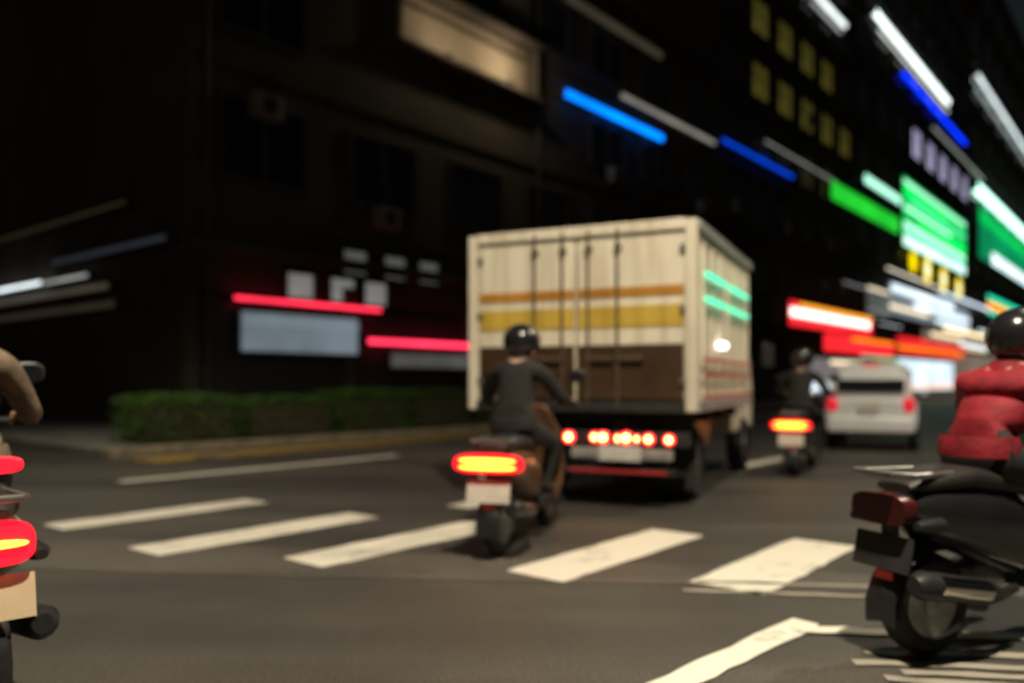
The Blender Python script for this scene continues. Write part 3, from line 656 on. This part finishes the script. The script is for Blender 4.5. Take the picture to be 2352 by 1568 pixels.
    MB().rings([[(math.cos(2 * math.pi * k / n) * r_, sy + .155 + lean * 1.05 + math.sin(2 * math.pi * k / n) * r_ * .95, z - drop) for k in range(n)] for (r_, z) in ((.10, 1.32), (.085, 1.355), (.074, 1.385), (.066, 1.385), (.066, 1.33))], cap=False).build('collar', M[jacket], root, smooth=True)
    MB().rings([[(math.cos(2 * math.pi * k / 22) * (.168 + dr), sy + .012 + lean * .1 + math.sin(2 * math.pi * k / 22) * (.135 + dr), z) for k in range(22)] for (dr, z) in ((.0, .865), (.012, .86), (.014, .90), (.0, .955))], cap=False).build('jacket_hem', M[jacket], root, smooth=True)
    return root

# ------------------------------------------------------------------ box truck (local +y forward, origin on the ground under the rear door)
def grime(m):
    n = m.node_tree; b = [x for x in n.nodes if x.type == 'BSDF_PRINCIPLED'][0]
    src = b.inputs['Base Color'].links[0].from_socket
    tc = n.nodes.new('ShaderNodeTexCoord'); mp = n.nodes.new('ShaderNodeMapping'); mp.inputs['Scale'].default_value = (9, 9, .7)
    no = n.nodes.new('ShaderNodeTexNoise'); no.inputs['Scale'].default_value = 1.0; no.inputs['Detail'].default_value = 6
    cr = n.nodes.new('ShaderNodeValToRGB'); e = cr.color_ramp.elements
    e[0].position = .36; e[0].color = (.52, .44, .33, 1); e[1].position = .56; e[1].color = (1, 1, 1, 1)
    mx = n.nodes.new('ShaderNodeMix'); mx.data_type = 'RGBA'; mx.blend_type = 'MULTIPLY'; mx.inputs[0].default_value = .4
    n.links.new(tc.outputs['Object'], mp.inputs[0]); n.links.new(mp.outputs[0], no.inputs['Vector']); n.links.new(no.outputs[0], cr.inputs[0])
    n.links.new(src, mx.inputs[6]); n.links.new(cr.outputs[0], mx.inputs[7]); n.links.new(mx.outputs[2], b.inputs['Base Color'])
for k_ in ('box_cream', 'box_orange', 'box_yellow'): grime(M[k_])
def truck(label, loc, head):
    r = empty('box_truck', (loc[0], loc[1], 0), HEAD(head)); tag(r, label, 'truck')
    W, z0, z1, L = 2.3, .92, 2.66, 3.1
    MB().box((0, L / 2 + .06, (z0 + z1) / 2), (W - .04, L - .12, z1 - z0 - .04)).build('cargo_body', M['box_cream'], r)
    # rear frame
    for x in (-W / 2 + .05, W / 2 - .05): MB().box((x, .03, (z0 + z1) / 2), (.10, .14, z1 - z0)).build('corner_post', M['box_cream'], r, bevel=.012)
    MB().box((0, .03, z1 - .04), (W - .2, .14, .10)).build('door_header', M['box_cream'], r, bevel=.012)
    MB().box((0, .02, z0 + .04), (W - .2, .16, .10)).build('door_sill', M['chassis'], r, bevel=.012)
    dw = (W - .22) / 2
    for x in (-1, 1):
        cx = x * (dw / 2 + .006)
        d_ = MB().box((cx, .02, (z0 + z1) / 2), (dw - .008, .045, z1 - z0 - .21)).build('rear_door', M['box_cream'], r, bevel=.008)
        yb = -.008
        MB().box((cx, yb, 2.03), (dw - .03, .010, .09)).build('stripe', M['box_orange'], d_)
        MB().box((cx, yb, 1.80), (dw - .03, .010, .20)).build('stripe', M['box_yellow'], d_)
        MB().box((cx, yb, 1.29), (dw - .03, .010, .50)).build('lower_panel', M['box_brown'], d_)
        for k in range(3):
            zz = (1.2, 1.85, 2.4)[k]
            MB().box((x * (dw + .01), -.02, zz), (.10, .03, .07)).build('hinge', M['steel'], d_, bevel=.006)
        for q in (.13, .42):
            xb = x * q
            lb = MB().tube([(xb, -.05, z0 + .03), (xb, -.05, z1 - .04)], .012, 10).build('lock_bar', M['lock_steel'], d_, smooth=True)
            for zz in (1.08, 2.45): MB().box((xb, -.03, zz), (.06, .05, .04)).build('bar_guide', M['lock_steel'], lb)
            MB().box((xb + x * .12, -.065, 1.42), (.26, .018, .03)).build('bar_handle', M['lock_steel'], lb)
    # right and left flanks: ribbed panels, tape, lamps
    for x in (-1, 1):
        for k in range(7):
            MB().box((x * (W / 2 - .012), .32 + k * .42, (z0 + z1) / 2 + .03), (.025, .05, z1 - z0 - .2)).build('side_rib', M['box_cream'], r, bevel=.006)
        MB().box((x * (W / 2 - .005), L / 2, z1 - .05), (.06, L - .05, .09)).build('roof_rail', M['grey_bumper'], r, bevel=.01)
        MB().box((x * (W / 2 - .005), L / 2, z0 + .05), (.06, L - .05, .10)).build('bottom_rail', M['grey_bumper'], r, bevel=.01)
        for zz in (1.40, 1.26, 1.05): MB().box((x * (W / 2 + .022), L / 2 + .05, zz), (.012, L - .3, .035)).build('reflective_tape', M['red_tape'], r)
    mk = [(0.30, 1.35, 2.20), (1.55, 2.75, 2.20), (0.30, 1.35, 1.97), (1.55, 2.75, 1.97)]
    for i, (a, b, zz) in enumerate(mk):
        MB().box((W / 2 + .022, (a + b) / 2, zz), (.03, b - a, .035)).build('green_marker_light', g_cyan, r, bevel=.008)
    wl_ = MB().loft_y([(.98, 1.56, .02, .02), (1.0, 1.56, .045, .035), (1.12, 1.56, .045, .035), (1.14, 1.56, .02, .02)], 14, 2.6, W / 2 + .03).build('side_work_lamp', glow('work_lamp', (1, .97, .9), 4.0), r, smooth=True)
    # chassis
    for x in (-.4, .4): MB().box((x, 2.2, .72), (.09, 4.2, .20)).build('chassis_rail', M['chassis'], r)
    for k in range(4): MB().box((0, .5 + k * .8, .84), (W - .3, .08, .12)).build('cross_member', M['chassis'], r)
    # rear: lamp beam with one pulsing lamp's trail set out as LEDs, plate, step bumper, red reflective strip
    MB().box((.43, .04, .665), (1.3, .10, .13)).build('lamp_beam', M['chassis'], r, bevel=.012)
    for i, (xx, rr_) in enumerate(((-.07, .040), (.19, .033), (.275, .040), (.42, .028), (.50, .040), (.60, .024), (.71, .036), (.90, .034))):
        zz = .668 + (.006 if i in (4, 1, 2) else 0)
        ll = MB().tube([(xx, -.010, zz), (xx, -.030, zz), (xx, -.036, zz)], [rr_ * 1.5, rr_ * 1.5, rr_ * 1.3], 18).build('tail_lamp', M['led_ring'], r, smooth=True)
        MB().tube([(xx, -.034, zz), (xx, -.044, zz)], [rr_ * .95, rr_ * .7], 16).build('led', M['led'], ll, smooth=True)
    MB().box((.45, -.03, .525), (.98, .07, .10)).build('step_bumper', M['grey_bumper'], r, bevel=.02)
    MB().box((.45, -.075, .535), (.40, .008, .14)).build('licence_plate', M['plate'], r)
    MB().box((.3, .02, .36), (1.3, .05, .06)).build('underrun_bar', M['chassis'], r, bevel=.01)
    MB().box((.40, -.012, .36), (.95, .012, .032)).build('reflective_strip', M['red_tape'], r)
    for x in (0.02, .84): MB().box((x, .03, .50), (.05, .06, .26)).build('bumper_bracket', M['chassis'], r)
    for x in (-1, 1):
        MB().box((x * .84, .42, .40), (.42, .012, .46)).build('mud_flap', M['rubber'], r)
        wheel(r, 'rear_wheel', (x * .86, .95, .36), .36, .21); wheel(r, 'rear_wheel', (x * .62, .95, .36), .36, .21)
        wheel(r, 'front_wheel', (x * .86, 3.95, .36), .36, .21)
        MB().tube([(x * .78, 3.0, 1.5), (x * 1.12, 4.55, 1.75)][1:] + [(x * 1.16, 4.5, 1.6)], .02, 8).build('mirror_arm', M['black'], r)
        MB().box((x * 1.18, 4.48, 1.55), (.16, .06, .30)).build('mirror', M['black'], r, bevel=.02)
    # cab
    prof = [(3.2, .55), (4.75, .55), (4.80, 1.15), (4.55, 1.95), (4.3, 2.1), (3.2, 2.1)]
    rg = [[(x * (1 if z < 1.2 else .95), y, z) for (y, z) in prof] for x in (-.92, .92)]
    MB().rings(rg).build('cab', M['box_cream'], r, bevel=.03)
    for x in (-1, 1):
        MB().box((x * .915, 3.85, 1.62), (.02, .75, .52)).build('side_window', M['glass'], r)
        MB().box((x * .93, 3.65, .85), (.02, .12, .03)).build('door_handle', M['black'], r)
    MB().box((0, 4.70, 1.56), (1.55, .02, .62), Matrix.Rotation(R(17.4), 3, 'X')).build('windscreen', M['glass'], r)
    MB().box((.6, 1.9, .62), (.45, .8, .38)).build('fuel_tank', M['steel'], r, bevel=.04)
    return r
truck('cream box truck with orange stripes and a row of red tail lamps', (.618, 7.69), 25)

# ------------------------------------------------------------------ white hatchback ahead
def car(label, loc, head, paint):
    r = empty('car', (loc[0], loc[1], 0), HEAD(head)); tag(r, label, 'car')
    MB().loft_y([(0, .60, .66, .26), (.06, .60, .73, .30), (.5, .58, .75, .34), (1.5, .57, .755, .35), (2.6, .56, .75, .34), (3.2, .53, .72, .30), (3.4, .50, .62, .22)], 32, 4.2).build('body', M[paint], r, smooth=True)
    cab = [(.10, .90, .66, .03), (.16, 1.10, .64, .23), (.35, 1.18, .62, .32), (.8, 1.20, .61, .34), (1.6, 1.19, .61, .33), (2.05, 1.10, .62, .24), (2.5, .92, .64, .05)]
    MB().loft_y(cab, 30, 4.0).build('cabin', M[paint], r, smooth=True)
    MB().box((0, .135, 1.18), (1.06, .02, .36), Matrix.Rotation(R(-24), 3, 'X')).build('rear_window', M['glass'], r, bevel=.006)
    MB().box((0, 2.28, 1.18), (1.08, .02, .44), Matrix.Rotation(R(52), 3, 'X')).build('windscreen', M['glass'], r)
    for x in (-1, 1):
        for (a, b) in ((.45, 1.1), (1.16, 1.9)): MB().box((x * .617, (a + b) / 2, 1.22), (.02, b - a, .32)).build('side_window', M['glass'], r)
        tl = MB().loft_y([(-.02, .80, .07, .10), (.0, .80, .09, .12), (.1, .80, .09, .12)], 16, 3.4, x * .60).build('tail_light', M['lens_red_dim'], r, smooth=True)
        wheel(r, 'rear_wheel', (x * .66, .62, .28), .28, .17); wheel(r, 'front_wheel', (x * .66, 2.75, .28), .28, .17)
        MB().loft_y([(2.0, .98, .05, .05), (2.05, .98, .08, .06), (2.12, .98, .06, .05)], 12, 2.6, x * .83).build('mirror', M[paint], r, smooth=True)
    MB().box((0, -.01, .46), (1.36, .12, .26)).build('rear_bumper', M[paint], r, bevel=.05)
    MB().box((0, -.05, .78), (.34, .012, .15)).build('licence_plate', M['plate'], r)
    MB().tube([(-.05, .08, 1.02), (.3, .09, 1.06)], .01, 6).build('rear_wiper', M['black'], r)
    MB().box((0, .30, 1.485), (.30, .04, .03)).build('brake_light', M['lens_red_dim'], r)
    return r
car('small white hatchback ahead, right of the truck', (6.1, 13.7), 27, 'car_white')

# ------------------------------------------------------------------ scooters and riders
scooter('bronze scooter with glowing wide tail lamp directly behind the truck', (.09, 6.12), 17, 'brown_paint')
rider('rider in dark jacket and black helmet on the scooter behind the truck', (.09, 6.12), 17, 'jacket_dark', 'trousers', 'shoe_dark', 'helmet_black')
scooter('dark scooter with glowing tail lamp between truck and white hatchback', (3.88, 10.7), 30, 'black_paint')
rider('rider in black on the scooter between truck and hatchback', (3.88, 10.7), 30, 'jacket_dark', 'trousers', 'shoe_dark', 'helmet_black')
scooter('cream scooter with tall red tail lamp cut by the left edge', (-2.32, 3.30), -42, 'cream_paint', lamp='tall')
rider('rider in beige jacket and cream helmet at the left edge', (-2.32, 3.30), -42, 'jacket_beige', 'trousers', 'shoe_dark', 'helmet_cream')
scooter('black scooter with unlit red tail lens at the right edge', (2.38, 3.78), 68, 'black_paint', lamp='off', exhaust_side=1)
rider('rider in red jacket and black helmet at the right edge', (2.38, 3.78), 68, 'jacket_red', 'trousers', 'shoe', 'helmet_black', lean=.06, drop=.09, bulk=1.15, foot_down=-1)
